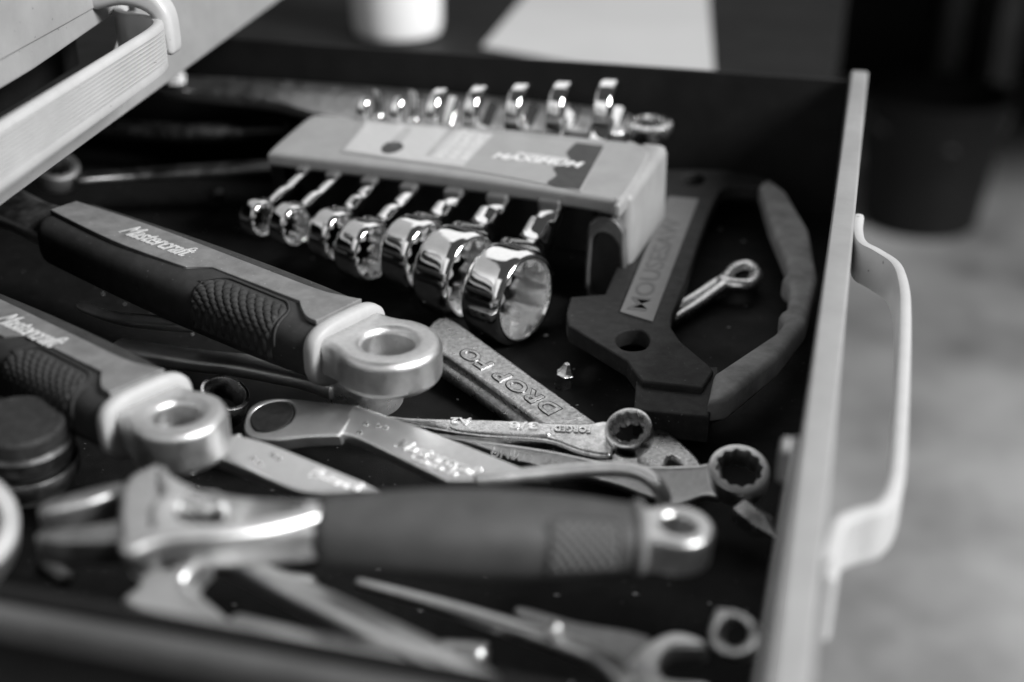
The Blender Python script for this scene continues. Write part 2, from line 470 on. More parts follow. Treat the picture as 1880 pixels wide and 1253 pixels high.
# handle
uh_off = 24
def onhandle(px, py):
    p = uinv @ hit(px, py, UO + n_face * uh_off, n_face); return p
zt_h = onhandle(262, 66).z; zb_h = onhandle(300, 132).z
yend = onhandle(321, 92).y
print("upper handle z", zt_h, zb_h, "yend", yend)
ZT, ZB = zt_h + 0.5, zt_h - 14.5
path = [(uh_off, yend - 330), (uh_off, yend - 200), (uh_off, yend - 100), (uh_off, yend - 40), (uh_off - .3, yend - 14), (uh_off - 3, yend - 4), (uh_off - 9, yend + 1), (uh_off - 16, yend + 4), (uh_off - 21, yend + 9), (uh_off - 22.3, yend + 16)]
strip_handle(updr, UM, path, ZT, ZB, 3.2, 9, 1)
EM = frame(UM @ Vector((-.8, yend - 4, ZT - 1)), UM.to_3x3().col[0], -UM.to_3x3().col[1])
plate("handle_end", [smooth_loop([(.3, 9), (14, 10.5), (21, 8.5), (25.2, 3), (26, -5), (25.5, -10), (22.6, -10), (21.5, -3), (18, 2.5), (10, 4.5), (.3, 3)], 4)], 9, 2.2, M['handle'], updr, EM)

# ------------------------------------------------------------------ ratchet spanner rack
RY = radians(-20)
rp = W(490, 280, 43)
RM0 = Matrix.Translation(rp) @ Matrix.Rotation(RY, 4, 'Z') @ Matrix.Rotation(radians(3.5), 4, 'X')
rack = thing("spanner_rack", "grey plastic rack with printed label holding seven chrome ratchet spanners", "rack", m=RM0)
rpm = RM0                                                   # top plane of the rack
def onr(px, py):
    p = rpm.inverted() @ hit(px, py, rpm.translation, rpm.to_3x3().col[2]); return (p.x, p.y)
top_out = [(491, 279, 1), (505, 264), (562, 217), (585, 210), (640, 213), (900, 233), (1140, 258), (1172, 262), (1190, 275), (1192, 292), (1148, 362), (1128, 372), (1090, 360), (800, 316)]
plate_px("top_shell", top_out, rpm, 6.5, 2.0, M['plastic'], rack, k=4, seg=4)
R_ = [onr(*q) for q in ((497, 284), (1120, 366), (585, 212), (1180, 268))]
print("rack", R_)
Lr = R_[1][0]
box("clip_bar", 6, Lr - 10, 12, 44, -30, -8.6, M['darkplastic'], rack, rpm, 1)
# right-hand cheek, a slab with rounded top that comes down to the foot
box("end_wall", Lr - 5, Lr + 6.4, 2.2, 54, -34, -.35, M['plastic'], rack, rpm, 3.2)
box("end_wall", -3, 3.5, 5, 46, -32, -4, M['darkplastic'], rack, rpm, 1.5)
# hooked foot at the near right corner
foot = [(Lr - 12, 0), (Lr + 6, 0), (Lr + 6, -12), (Lr - 12, -12)]
FTM = frame(rpm @ Vector((Lr - 2, -1.5, -12)), rpm.to_3x3().col[0], -rpm.to_3x3().col[1])
arch = [(-6.5, -28), (-6.5, -3), (-5, 1.5), (-1, 3.8), (3, 3.0), (6, -.6), (6.5, -5), (6.5, -28)]
archi = [(-5.4, -27), (-5.4, -9), (-4.4, -4.2), (-1.4, -2.2), (2, -3), (4.4, -6), (5.2, -10), (5.2, -27)]
plate("foot", [smooth_loop(arch, 4), smooth_loop(archi, 4)], 12, .6, M['clip'], rack, FTM)
plate("foot_hollow_shade", [smooth_loop(archi, 4)], 9, .2, M['darkplastic'], rack, FTM @ Matrix.Translation((0, 0, -2)))  # black fill stands in for the shade inside the hollow foot
# label
lab = plate_px("label_sticker", [(624, 279, 1), (668, 222, 1), (800, 232), (1112, 266, 1), (1066, 351, 1), (1000, 338), (860, 312)], Matrix(rpm) @ Matrix.Translation((0, 0, .35)), .3, .05, M['label'], rack, k=3, seg=1)
LP = rpm @ Matrix.Translation((0, 0, .45))
plate_px("pale_print", [(632, 275, 1), (675, 224, 1), (800, 234, 1), (905, 246, 1), (850, 305, 1), (740, 292, 1)], LP, .08, .01, M['paleink'], lab, k=2, seg=0)
plate_px("dark_print", [(1058, 262, 1), (1109, 268, 1), (1064, 348, 1), (1005, 338), (1022, 322), (1016, 308), (1044, 292), (1040, 280)], LP, .08, .01, M['blackink'], lab, k=3, seg=0)
plate_px("product_picture", [(700, 272), (712, 262), (735, 262), (740, 272), (722, 281), (704, 281)], LP @ Matrix.Translation((0, 0, .06)), .06, .01, M['blackink'], lab, k=3, seg=0)
plate_px("product_picture", [(716, 262), (742, 236), (756, 238), (734, 264)], LP @ Matrix.Translation((0, 0, .06)), .06, .01, M['greyink'], lab, k=3, seg=0)
text_px("label_lettering", "MAXIMUM", (902, 290), (1066, 308), 5.2, LP @ Matrix.Translation((0, 0, .1)), 0, .04, M['whiteink'], lab, shear=.2, weight=.02)
for i, (a, b_) in enumerate([((792, 286), (838, 236)), ((812, 288), (860, 240)), ((836, 290), (872, 246)), ((858, 292), (892, 250)), ((882, 268), (905, 250))]):
    text_px("small_print", "8 10 11 13 14 17 19 MM"[: 22 - 2 * i], a, b_, 2.6, LP @ Matrix.Translation((0, 0, .1)), 0, .04, M['whiteink' if i else 'greyink'], lab, weight=.02)
text_px("small_print", "PROFESSIONAL", (948, 284), (1046, 297), 2.4, LP @ Matrix.Translation((0, 6, .1)), 0, .04, M['whiteink'], lab, weight=.02)

# ------------------------------------------------------------------ seven ratchet spanners
WY = radians(-26)
wx = Vector((cos(WY), sin(WY), 0)); wy = Vector((-sin(WY), cos(WY), 0))
rings = [((475, 400), (558, 318), 68), ((532, 413), (613, 330), 78), ((612, 433), (680, 343), 98), ((668, 459), (752, 356), 112),
         ((762, 466), (835, 368), 138), ((838, 500), (916, 380), 168), ((932, 539), (1012, 390), 182)]
jaws = [683, 746, 812, 882, 958, 1034, 1118]
desc = ["smallest chrome ratchet spanner at the left end of the grey rack",
        "second smallest chrome ratchet spanner, beside the smallest in the grey rack",
        "third chrome ratchet spanner from the left end of the rack",
        "middle chrome ratchet spanner of the seven in the grey rack",
        "fifth chrome ratchet spanner, third from the big end of the rack",
        "second largest chrome ratchet spanner, overlapped by the largest ring",
        "largest chrome ratchet spanner at the right end, with oval reversing lever"]
front_n = -(RM0.to_3x3().col[1]); front_n.z = 0; front_n.normalize()
def ratchet_spanner(i):
    (rc, sc, h) = rings[i]
    s = hit(sc[0], sc[1], rp, front_n)
    c = hit(rc[0], rc[1], s, wx)
    r = h / 2 * (c - Vector((0, 0, CAMZ))).length / FPX * 1.0
    ax = wx.copy()
    dirv = (s - c).normalized()
    print(i, "tilt", round(math.degrees(math.asin(dirv.z)),1), "slot", [round(q) for q in s], "ring", [round(q) for q in c], "r", round(r, 1))
    m = frame(c, dirv, ax)
    mr = frame(c, dirv, Vector((cos(radians(-38)), sin(radians(-38)), 0)))
    t = thing("ratchet_spanner", desc[i], "spanner", group="chrome ratchet spanners in the rack", m=m)
    hw = r * .48                                               # half width of the ring along its axis
    k = r / 15.5
    prof = [(r * .80, hw, 0), (r * .86, hw + .12), (r * .915, hw), (r * .955, hw - .8 * k), (r * .985, hw * .55), (r, 0), (r * .985, -hw * .55), (r * .955, -hw + .8 * k), (r * .915, -hw), (r * .86, -hw - .12), (r * .80, -hw), (r * .79, 0)]
    # fine barrel
    pr = [(r * .83, hw - .3 * k), (r * .845, hw), (r * .88, hw + .15 * k), (r * .905, hw), (r * .93, hw - .5 * k)]
    for q in range(9):
        u = 1 - 2 * (q + .5) / 9
        pr.append((r * (.98 + .02 * (1 - u ** 4)), (hw - .9 * k) * u))
    pr += [(r * .93, -hw + .5 * k), (r * .905, -hw), (r * .88, -hw - .15 * k), (r * .845, -hw), (r * .83, -hw + .3 * k)]
    link("ring", lathe_me(pr, 96, angle=50), M['chrome'], t, mr)
    g = [(r * .832, hw * .86), (r * .76, hw * .86, 1), (r * .75, hw * .78, 1), (r * .75, -hw * .78, 1), (r * .76, -hw * .86, 1), (r * .832, -hw * .86)]
    link("gear", lathe_me(g, 144, lambda a, q: star(a, q, 12, .15), angle=18), M['gear'], t, mr)
    # shaft, flattened, from the ring to the jaw, thinner in the middle
    D = (s - c).length; tilt = 0
    J = W(jaws[i], 209 if i else 204, 47)
    hd_ = (J - s); hd_.z = 0; hd_.normalize(); K = s + hd_ * (50 + i); K.z = 39 - r * .08
    rd = (J - K).normalized(); rd.z *= .45; rd.normalize(); mi = m.inverted(); Je = J - rd * (7 + i * .75) * .6
    def loc(p): return tuple(mi @ p)
    pts = [(r * .86, 0, 0), (r * 1.15, 0, 0), (r * 1.6, 0, .2), (D - 3, 0, .4), loc(s + (K - s) * .08), loc(s + (K - s) * .5), loc(K), loc(Je)]
    P = smooth_path(pts, 6); n = len(P)
    secs = []
    for j, p in enumerate(P):
        q = j / (n - 1)
        wv = (.42 + .30 * max(0, 1 - q * 4.5) ** 1.6 + .10 * max(0, q - .75) * 4) * r      # in the plane of the ring
        th = (.27 + .22 * max(0, 1 - q * 5)) * r
        sec = []
        if q > .35: wv = min(wv * .6, 3.6)
        for a in range(20):
            aa = 2 * pi * a / 20; ca, sa = cos(aa), sin(aa)
            sec.append(Vector((p.x, p.y + wv * math.copysign(abs(ca) ** .6, ca), p.z + th * math.copysign(abs(sa) ** .6, sa))))
        secs.append(sec)
    link("shaft", loft_me(secs, True, False, 50), M['chrome'], t, m)
    # open jaw: C shape in the plane of the ring
    R = 9.0 + i * .9; a0 = radians(15)
    out = []
    for j in range(25):
        a = radians(40) + (2 * pi - radians(80)) * j / 24
        out.append((R * cos(a + a0 * .0), R * sin(a)))
    inn = [(R * .85, -R * .46), (-R * .15, -R * .46), (-R * .38, -R * .3), (-R * .38, R * .3), (-R * .15, R * .46), (R * .85, R * .46)]
    loop = out + inn
    jn = rd.cross(Vector((0, 0, 1))).normalized()
    jm = frame(J, rd, jn) @ Matrix.Rotation(radians(15), 4, 'Z') @ Matrix.Translation((0, 0, 2.4 + i * .2))
    plate("open_jaw", [loop], 4.8 + i * .4, 1.7, M['chrome'], t, jm)
    if i >= 5:   # reversing lever
        lm = mr @ Matrix.Rotation(radians(-118 if i == 6 else -112), 4, 'Z') @ Matrix.Translation((r * .98, 0, -hw * .35)) @ Matrix.Rotation(radians(90), 4, 'Y')
        plate("lever", [circle(0, 0, hw * .62, hw * .36, 28)], 5 * k, .9 * k, M['chrome_worn'], t, lm @ Matrix.Translation((0, 0, 2.6 * k)))
    # clip of the rack holding this shaft
    ci = rpm.inverted() @ s
    x = ci.x
    box("shaft_clip", x - 3.2 * k - 1, x + 2.6 * k + 1, -3, 11.8, ci.z + 1.2 * k, ci.z + 4.2 * k + 1, M['clip'], rack, rpm, .9)
    return t
for i in range(7): ratchet_spanner(i)

# ------------------------------------------------------------------ soft grip adjustable spanners
def grip_tool(name, label, A, C, hw, thick, rr, parts, mats=None, logo=True, tail=None):
    """A: tail top centre, C: ring hole top centre (mm). local x along the handle from the tail, z up"""
    mats = mats or dict(grip=M['rubber'], inlay=M['greyrub'], collar=M['collar'], ring=M['cast'])
    ax = (C - A); L = ax.length
    nz = Vector((0, 0, 1))
    m = frame(A, ax, nz - ax.normalized() * nz.dot(ax.normalized()))
    t = thing(name, label, "spanner", m=m, group="soft grip adjustable spanners")
    Lg = L - rr * 1.02                                   # collar end
    hh = thick / 2
    ribs = 84
    def sect(u):
        """half width and half height at u (0 tail .. 1 collar)"""
        wd = hw * (.86 + .20 * sin(min(1, u * 1.15) * pi * .62)) - hw * .06 * max(0, u - .85) / .15
        hg = hh * (.93 + .09 * sin(u * pi))
        if parts.get('bulge'):
            wd *= .80 + .26 * sin(pi * min(1, u * .92 + .06)) ; hg *= .80 + .26 * sin(pi * min(1, u * .92 + .06))
        if u < .03: wd *= .80 + .2 * sqrt(u / .03); hg *= .8 + .2 * sqrt(u / .03)
        return wd, hg
    def surf(u, a, off=0.0):
        wd, hg = sect(u)
        ca, sa = cos(a), sin(a); e = parts.get('e', .60)
        y = (wd + off) * math.copysign(abs(ca) ** e, ca); z = (hg + off) * math.copysign(abs(sa) ** e, sa)
        return Vector((u * Lg, y, z - hh))
    NA = 64
    secs = [[surf(i / ribs, 2 * pi * j / NA) for j in range(NA)] for i in range(ribs + 1)]
    if parts.get('shrink'): pass
    link("grip", loft_me(secs, True, False, 60), mats['grip'], t, m)
    # inlay on the top
    wd = hw
    tz = hh * .02 + .55
    inl = [(Lg * .02, wd * .30, 1), (Lg * .30, wd * .44), (Lg * .62, wd * .42), (Lg * .86, wd * .40), (Lg * .93, wd * .50), (Lg * .978, wd * .62, 1),
           (Lg * .978, -wd * .64, 1), (Lg * .945, -wd * .62), (Lg * .905, -wd * .40), (Lg * .88, -wd * .22, 1), (Lg * .60, -wd * .22, 1), (Lg * .555, -wd * .52, 1), (Lg * .52, -wd * .58), (Lg * .30, -wd * .64), (Lg * .02, -wd * .42, 1)]
    if logo: il = plate("inlay", [smooth_loop(inl, 4)], 1.6, .35, mats['inlay'], t, m @ Matrix.Translation((0, 0, tz)))
    if logo:
        text_m("lettering", "Mastercraft", m @ Matrix.Translation((Lg * parts.get('logo_x', .27), -wd * .28, tz + .06)), Lg * .235, wd * .50, .14, M['rubbedink'], il, shear=.35, weight=.012)
    # textured thumb pad wrapped over the near shoulder
    nu, nv = 110, 64
    u0, u1, a0, a1 = parts.get('pad', (.62, .885, radians(99), radians(196)))
    v, f = [], []
    per = hw * .235
    for i in range(nu + 1):
        for j in range(nv + 1):
            s_, q = i / nu, j / nv
            # outline: slanted, rounded ends
            us = u0 + (u1 - u0) * s_
            # q along the shoulder from top to side
            lo = 0.02 + .24 * (max(0, .22 - s_) / .22) ** 2 + .12 * (max(0, s_ - .85) / .15) ** 2
            aa = a0 + (a1 - a0) * (lo + (1 - lo) * q)
            p0 = surf(us, aa)
            xx = us * Lg; yy = hw * q * 1.15
            a_ = (xx + yy) / per; b_ = (xx - yy) / per
            bmp = (abs(sin(pi * a_)) ** .45) * (abs(sin(pi * b_)) ** .45)
            edge = min(s_, 1 - s_, q, 1 - q) * 18
            off = .15 + .75 * bmp * min(1, edge) - (.5 if edge < .2 else 0)
            v.append(surf(us, aa, off))
    for i in range(nu):
        for j in range(nv):
            k_ = i * (nv + 1) + j; f.append((k_, k_ + 1, k_ + nv + 2, k_ + nv + 1))
    link("thumb_pad", from_py(v, f, 80), mats.get('pad', mats['grip']), t, m)
    # raised border round the pad
    bp = []
    for s_ in [i / 30 for i in range(31)]:
        lo = 0.02 + .24 * (max(0, .22 - s_) / .22) ** 2 + .12 * (max(0, s_ - .85) / .15) ** 2
        bp.append(m @ surf(u0 + (u1 - u0) * s_, a0 + (a1 - a0) * (lo - .03), .25))
    for q in [i / 10 for i in range(1, 9)]:
        bp.append(m @ surf(u1 + .006, a0 + (a1 - a0) * (.12 + q * .88), .25))
    tube("pad_border", bp, .38, mats['grip'], t, n=8)
    # pale collar
    secs = []
    for u, off in ((.974, -1.2), (.976, .35), (.983, .85), (.992, 1.0), (1.004, .9), (1.009, .4), (1.011, -1.5)):
        secs.append([surf(u, 2 * pi * j / NA, off) for j in range(NA)])
    link("collar", loft_me(secs, True, False, 60), mats['collar'], t, m)
    # hanging ring: flat eye with generously rounded edges
    n = 40; R = rr; xc = L
    out = [(Lg - 4, -R * .80), (Lg - 4, R * .80), (xc - R * .62, R * .84)]
    for i in range(n + 1):
        a = radians(118) - radians(236) * i / n
        out.append((xc + R * cos(a), R * sin(a)))
    out += [(xc - R * .62, -R * .84)]
    et = thick * parts.get('eye', .60)
    drop = parts.get('drop', 3.0)
    plate("hanging_eye", [out, circle(xc, 0, R * .50, n=56)], et, min(R * .17, et * .3), mats['ring'], t, m @ Matrix.Translation((0, 0, -drop + 0)), seg=5)
    if tail:
        tube("shank", [m @ Vector((3, 0, -hh)), m @ Vector((-20, 0, -hh)), m @ Vector((-tail, 0, -hh))], [hw * .7, hw * .6, hw * .75], M['steel'], t, flat=.45, power=3.5)
    return t, m
C1 = W(712, 606, 43); A1 = W(112, 376, 46)
print("H1", A1, C1, (C1 - A1).length)
grip_tool("adjustable_spanner", "large black soft grip spanner handle with a grey eye, left of the chrome rings", A1, C1, 14.3, 19, 14.9, dict(logo_x=.27), tail=45)
C2 = W(322, 736, 47); d2 = Vector((.77, -.64, .015)).normalized()
A2 = C2 - d2 * 128
print("H2", A2, C2)
grip_tool("adjustable_spanner", "blurred soft grip spanner at the left edge with a thick grey eye", A2, C2, 12.6, 17, 12.0, dict(logo_x=.46, eye=.68), tail=45)

# near spanner with plain grip and open head
m3 = dict(pad=M['padgrey'], grip=M['neargrip'], inlay=M['neargrip'], collar=M['strip'], ring=M['steel'])
A3 = W(578, 914, 58); C3 = W(1250, 930, 54)
print("H3", A3, C3, (C3 - A3).length)
t3, mm3 = grip_tool("adjustable_spanner", "nearest spanner with plain dark grip and blurred open jaws at its left", A3, C3, 8.5, 15.2, 7.2, dict(e=.82, bulge=1, pad=(.70, .92, radians(112), radians(196)), eye=.55, drop=4), m3, logo=False)
Z3 = 54
plate_px("head", [(606, 912, 1), (545, 914), (450, 908), (368, 893), (328, 875), (297, 852), (285, 872), (296, 900), (274, 922), (272, 948), (286, 972), (340, 985), (450, 985), (606, 968, 1)], Z3, 8, 1.8, M['nickel'], t3, holes=[[(322, 935), (345, 918), (385, 912), (408, 930), (400, 955), (350, 958)]])
tube("lit_edge_bar", smooth_path([W(238, 1012, Z3 + 2), W(290, 993, Z3 + 2.5), W(350, 985, Z3 + 2.5), W(420, 983, Z3 + 2), W(500, 972, Z3 + 1), W(592, 946, Z3)], 5), [2.6, 2.6, 2.4, 2.2, 2.4, 2.4], M['nickel'], t3, flat=.85, power=2.6)  # added bar standing in for light caught on the head's near edge
plate_px("rear_block", [(226, 884), (292, 846, 1), (300, 900), (300, 985), (226, 992)], Z3 - 2.5, 8, 1.5, M['steel'], t3)
# knurled adjusting worm
kc = W(372, 934, Z3 - 2); kd = (W(392, 942, Z3 - 2) - W(350, 926, Z3 - 2)).normalized()
pr = []
for i in range(6):
    z = -3.6 + i * 1.25
    pr += [(2.3, z), (3.0, z + .3), (3.0, z + .75), (2.3, z + 1.05)]
link("worm_screw", lathe_me([(.01, -3.7)] + pr + [(.01, 3.9)], 32, closed=False), M['knurlmetal'], t3, frame(kc, kd.orthogonal(), kd))
plate_px("moving_jaw", [(296, 880), (228, 880), (150, 897), (74, 922), (82, 936), (160, 920), (216, 904), (232, 930), (216, 950), (140, 962), (66, 974), (100, 990), (225, 988), (262, 985), (296, 930)], Z3 - 5, 7, 1.6, M['darknickel'], t3)

# ------------------------------------------------------------------ flat nickel plated arms with eyes (two alike)
def nickel_arm(label, arm, eye, hole, zpl_arm, zpl_eye, marks):
    c = plane(zpl_arm)
    p = W(arm[0][0], arm[0][1], 20)
    t = thing("plier_arm", label, "pliers", p, group="nickel plated plier arms")
    a = plate_px("arm", arm, zpl_arm, 4.2, .9, M['nickel'], t)
    plate_px("eye", eye, zpl_eye, 4.0, .9, M['nickel'], t, holes=[hole])
    plate_px("pivot_plug", [((h[0] - hole[0][0]) * 1.0 + hole[0][0], h[1]) for h in hole], [(q[0], q[1], q[2] - .3) for q in zpl_eye], 3.4, .6, M['sawplastic'], t)
    pm = plane(zpl_arm)
    for kind, args in marks:
        if kind == 't': text_px("lettering", args[0], args[1], args[2], args[3], pm, .02, .22, M['knurlmetal'], t, shear=.3, weight=.015)
        else:
            for q in args:
                n = pm.to_3x3().col[2]; h = hit(q[0], q[1], pm.translation, n)
                link("dimple", lathe_me([(.01, .35), (.5, .3), (.85, .1), (.95, -.2)], 16, closed=False), M['knurlmetal'], t, frame(h, Vector((1, 0, 0)), n))
    return t
plA = [(660, 745, 24), (980, 872, 22), (640, 800, 21)]
plE = [(470, 735, 19), (655, 742, 23.6), (480, 805, 18)]
nickel_arm("pale nickel plier arm with black oval plug in its raised eye",
           [(648, 742, 1), (700, 758), (820, 802), (980, 866, 1), (1010, 885, 1), (820, 884, 1), (720, 835), (642, 799), (606, 797, 1)],
           [(449, 768), (458, 748), (482, 734), (520, 730), (590, 737), (662, 744, 1), (622, 799, 1), (560, 802), (500, 808), (458, 803), (446, 788)],
           [(458, 770), (470, 750), (498, 738), (528, 738), (540, 754), (530, 776), (502, 790), (470, 790)],
           plA, plE, [('t', ("Mastercraft", (722, 818), (880, 878), 3.2)), ('t', ("Canada", (752, 842), (836, 876), 2.4)), ('d', [(672, 779), (694, 782), (708, 786), (660, 795)])])
plA2 = [(440, 800, 31), (660, 885, 29), (400, 850, 29)]
plE2 = [(330, 845, 25), (440, 800, 30.6), (350, 880, 25)]
nickel_arm("pale nickel plier arm below the left eye, partly behind the near grip",
           [(428, 796, 1), (500, 815), (660, 880, 1), (700, 900, 1), (590, 905, 1), (540, 898), (450, 860), (395, 838), (385, 832, 1)],
           [(318, 846), (340, 826), (380, 806), (440, 795, 1), (408, 842, 1), (370, 838), (345, 846), (335, 856), (322, 857)],
           [(334, 843), (341, 836), (354, 832), (362, 834), (356, 840), (344, 846)],
           plA2, plE2, [('d', [(466, 843), (476, 851), (502, 836), (512, 842)]), ('t', ("Mastercraft", (566, 874), (660, 905), 3.2))])

# ------------------------------------------------------------------ spanners on the drawer floor
# drop forged
t = thing("forged_spanner", "dull worn forged spanner with raised DROP FORGED lettering", "spanner", W(950, 700, 10))
plf = [(840, 640, 12), (1100, 780, 8.5), (990, 770, 8.5)]
plate_px("shaft", [(822, 582), (905, 638), (1000, 706), (1098, 776), (1180, 835), (1180, 862), (1080, 840), (985, 772), (905, 714), (820, 655), (778, 628), (785, 600)], plf, 7, 1.2, M['forged'], t, k=3)
plate_px("edge_bead", [(785, 640), (824, 660), (907, 717), (986, 775), (1075, 842), (1040, 842), (952, 775), (870, 715), (800, 668)], [(a, b_, c - 2.2) for a, b_, c in plf], 5, 2.2, M['forged'], t, k=3)
plate_px("jaw", [(1170, 822), (1205, 784), (1240, 800), (1280, 836), (1292, 862), (1270, 872), (1248, 850), (1228, 838), (1215, 880), (1180, 870)], 8, 7, 1.6, M['forged'], t, k=4)
text_px("lettering", "DROP FO", (1030, 752), (862, 640), 5.0, plf, .0, .4, M['forged'], t, weight=.018, space=1.15)
text_px("lettering_shade", "DROP FO", (1032.5, 751.5), (860, 637.5), 5.5, plf, -.02, .12, M['lettershade'], t, weight=.05, space=1.15)  # larger dark copy paints the shade round each raised letter

def ring_part(parent, c, axis, ro, ri, h, material, k=12, depth=.075, name="ring_end"):
    b_ = min(1.1, (ro - ri) * .4)
    pr = [(ri, h / 2 - .3, 1), (ri * 1.03, h / 2, 1), (ro - b_, h / 2), (ro - b_ * .3, h / 2 - b_ * .3), (ro, h / 2 - b_), (ro * 1.01, 0), (ro, -h / 2 + b_), (ro - b_ * .3, -h / 2 + b_ * .3), (ro - b_, -h / 2), (ri * 1.03, -h / 2, 1), (ri, -h / 2 + .3, 1)]
    m = frame(c, Vector((1, 0, 0)), axis)
    return link(name, lathe_me(pr, 144, lambda a, r: star(a, r, k, depth), angle=40), material, parent, m)

# 3/8 spanner
t = thing("ring_spanner", "slim worn chrome spanner stamped 3/8, its ring end propped up", "spanner", W(950, 790, 18), group="box end spanners on the drawer floor")
pl38 = [(720, 762, 15), (1110, 772, 15.5), (900, 808, 13)]
plate_px("shaft", [(660, 752), (740, 764), (900, 769), (1060, 776), (1112, 771), (1130, 790), (1128, 826), (1112, 838), (1060, 828), (1000, 808), (880, 800), (780, 785), (660, 764)], pl38, 4.2, 1.2, M['chrome_worn'], t, k=4)
plate_px("raised_panel", [(836, 773), (900, 772), (1000, 778), (1010, 788), (1000, 800), (900, 795), (830, 787)], [(a, b_, c + .35) for a, b_, c in pl38], .9, .3, M['chrome_worn'], t, k=4)
text_px("lettering_shade", "3/8", (989, 780), (933, 778), 2.9, pl38, .36, .1, M['lettershade'], t, weight=.06)  # dark copies here paint the shading of the raised marks
text_px("lettering", "3/8", (988, 780), (934, 778), 2.6, pl38, .4, .5, M['gear'], t, weight=.02)
text_px("lettering_shade", "A2", (867, 772), (827, 771), 2.6, pl38, .36, .1, M['lettershade'], t, weight=.06)
text_px("lettering", "A2", (866, 772), (828, 771), 2.3, pl38, .4, .5, M['gear'], t, weight=.02)
text_px("lettering_shade", "FORGED", (1085, 786), (1017, 783), 2.5, pl38, .0, .1, M['lettershade'], t, weight=.05)
text_px("lettering", "FORGED", (1084, 786), (1018, 783), 2.2, pl38, .05, .4, M['gear'], t, weight=.01)
ring_part(t, W(1156, 796, 15.5), Vector((-.22, -.42, .88)), 6.6, 4.7, 6.4, M['chrome_worn'])
# lower larger ring spanner
t = thing("ring_spanner", "pale steel spanner with twelve point ring nearest the drawer front", "spanner", W(1100, 860, 16), group="box end spanners on the drawer floor")
pl32 = [(830, 803, 12), (1290, 870, 14), (1000, 870, 8.5)]
plate_px("shaft", [(760, 778), (840, 800), (1000, 824), (1110, 846), (1200, 854), (1285, 852), (1320, 848), (1322, 912), (1290, 914), (1240, 930), (1190, 915), (1120, 890), (1010, 866), (940, 845), (840, 812), (755, 788)], pl32, 4.6, 1.3, M['steel'], t, k=4)
text_px("lettering", "UNI/22", (900, 838), (975, 850), 2.9, pl32, .05, .25, M['steel'], t, weight=.015)
text_px("lettering", "SAE", (992, 852), (1026, 858), 2.2, pl32, .05, .25, M['steel'], t, weight=.015)
text_px("lettering", "TECH TOOL", (1056, 860), (1135, 872), 1.9, pl32, .05, .25, M['steel'], t, weight=.012)
ring_part(t, W(1355, 873, 14), Vector((-.02, -.36, .93)), 8.1, 6.0, 6.6, M['steel'])

# chrome spanners below the big handle
t = thing("chrome_spanner", "dark polished chrome spanner lying beneath the big soft grip handle", "spanner", W(550, 690, 14))
tube("shaft", smooth_path([W(215, 640, 14), W(360, 662, 14), W(450, 672, 15), W(560, 692, 15), W(625, 705, 15)], 5), [4.5, 4.8, 5, 5.2, 7], M['nickel'], t, flat=.5, power=3)
lm = Matrix.Translation(W(672, 706, 15))
ring_part(t, W(672, 706, 14), Vector((.1, -.1, 1)), 11.5, 7.5, 10, M['gear'])
t = thing("chrome_spanner", "chrome spanner tip showing between the two big grips", "spanner", W(270, 595, 20))
plate_px("jaw", [(150, 552), (200, 569), (290, 578), (320, 583), (327, 590), (322, 597), (300, 598), (200, 588), (140, 568)], [(150, 552, 25), (327, 590, 27), (140, 568, 22.5)], 9, 1.1, M['nickel'], t)
t = thing("chrome_ring", "thin chrome ring edge showing right of the left eye", "ring", W(424, 738, 16))
ring_part(t, W(408, 738, 16), Vector((.35, -.2, .9)), 7.2, 5.9, 8, M['chrome_worn'], depth=.01)

# rear spanners
t = thing("long_spanner", "long dull spanner with ring end lying along the far wall", "spanner", W(800, 190, 42))
plJ = 41
plate_px("shaft", [(300, 140), (420, 142), (600, 152), (800, 168), (1000, 186), (1150, 205), (1155, 240), (1000, 238), (800, 226), (600, 208), (480, 182), (300, 160)], plJ, 5, 1.4, M['steel'], t, k=4)
ring_part(t, W(1192, 236, 41), Vector((0, -.05, 1)), 9.5, 6.2, 6, M['chrome_worn'])
tag(link("bolt_head", lathe_me([(.01, 3), (3.2, 2.6), (4.2, 1), (4.2, -3), (.01, -3)], 6, closed=False), M['white'], None, Matrix.Translation(W(322, 140, 46))), "small pale bolt head at the bottom edge of the upper drawer", "bolt")
t = thing("rear_spanner", "dark spanner with bright ring under the upper drawer handle, running behind the rack", "spanner", W(300, 318, 20))
tube("shaft", smooth_path([W(140, 330, 24), W(250, 322, 22), W(380, 314, 22), W(540, 306, 22)], 5), [4, 4.4, 5, 5.5], M['darksteel'], t, flat=.5, power=3)
ring_part(t, W(104, 316, 26), Vector((.25, -.35, .9)), 9, 6, 8, M['nickel'])
t = thing("dark_bar", "dark round bar barely visible left of the grey rack", "bar", W(340, 240, 22))
tube("bar", [W(190, 236, 22), W(350, 245, 22), W(520, 238, 22)], [5, 5, 5.5], M['darksteel'], t, flat=.8)
tag(tube("bullet_bit", [W(388, 360, 6), W(404, 357, 6)], [2.2, 2.6], M['darksteel'], n=16), "small dull bit on the dark liner left of the smallest rings", "bit")

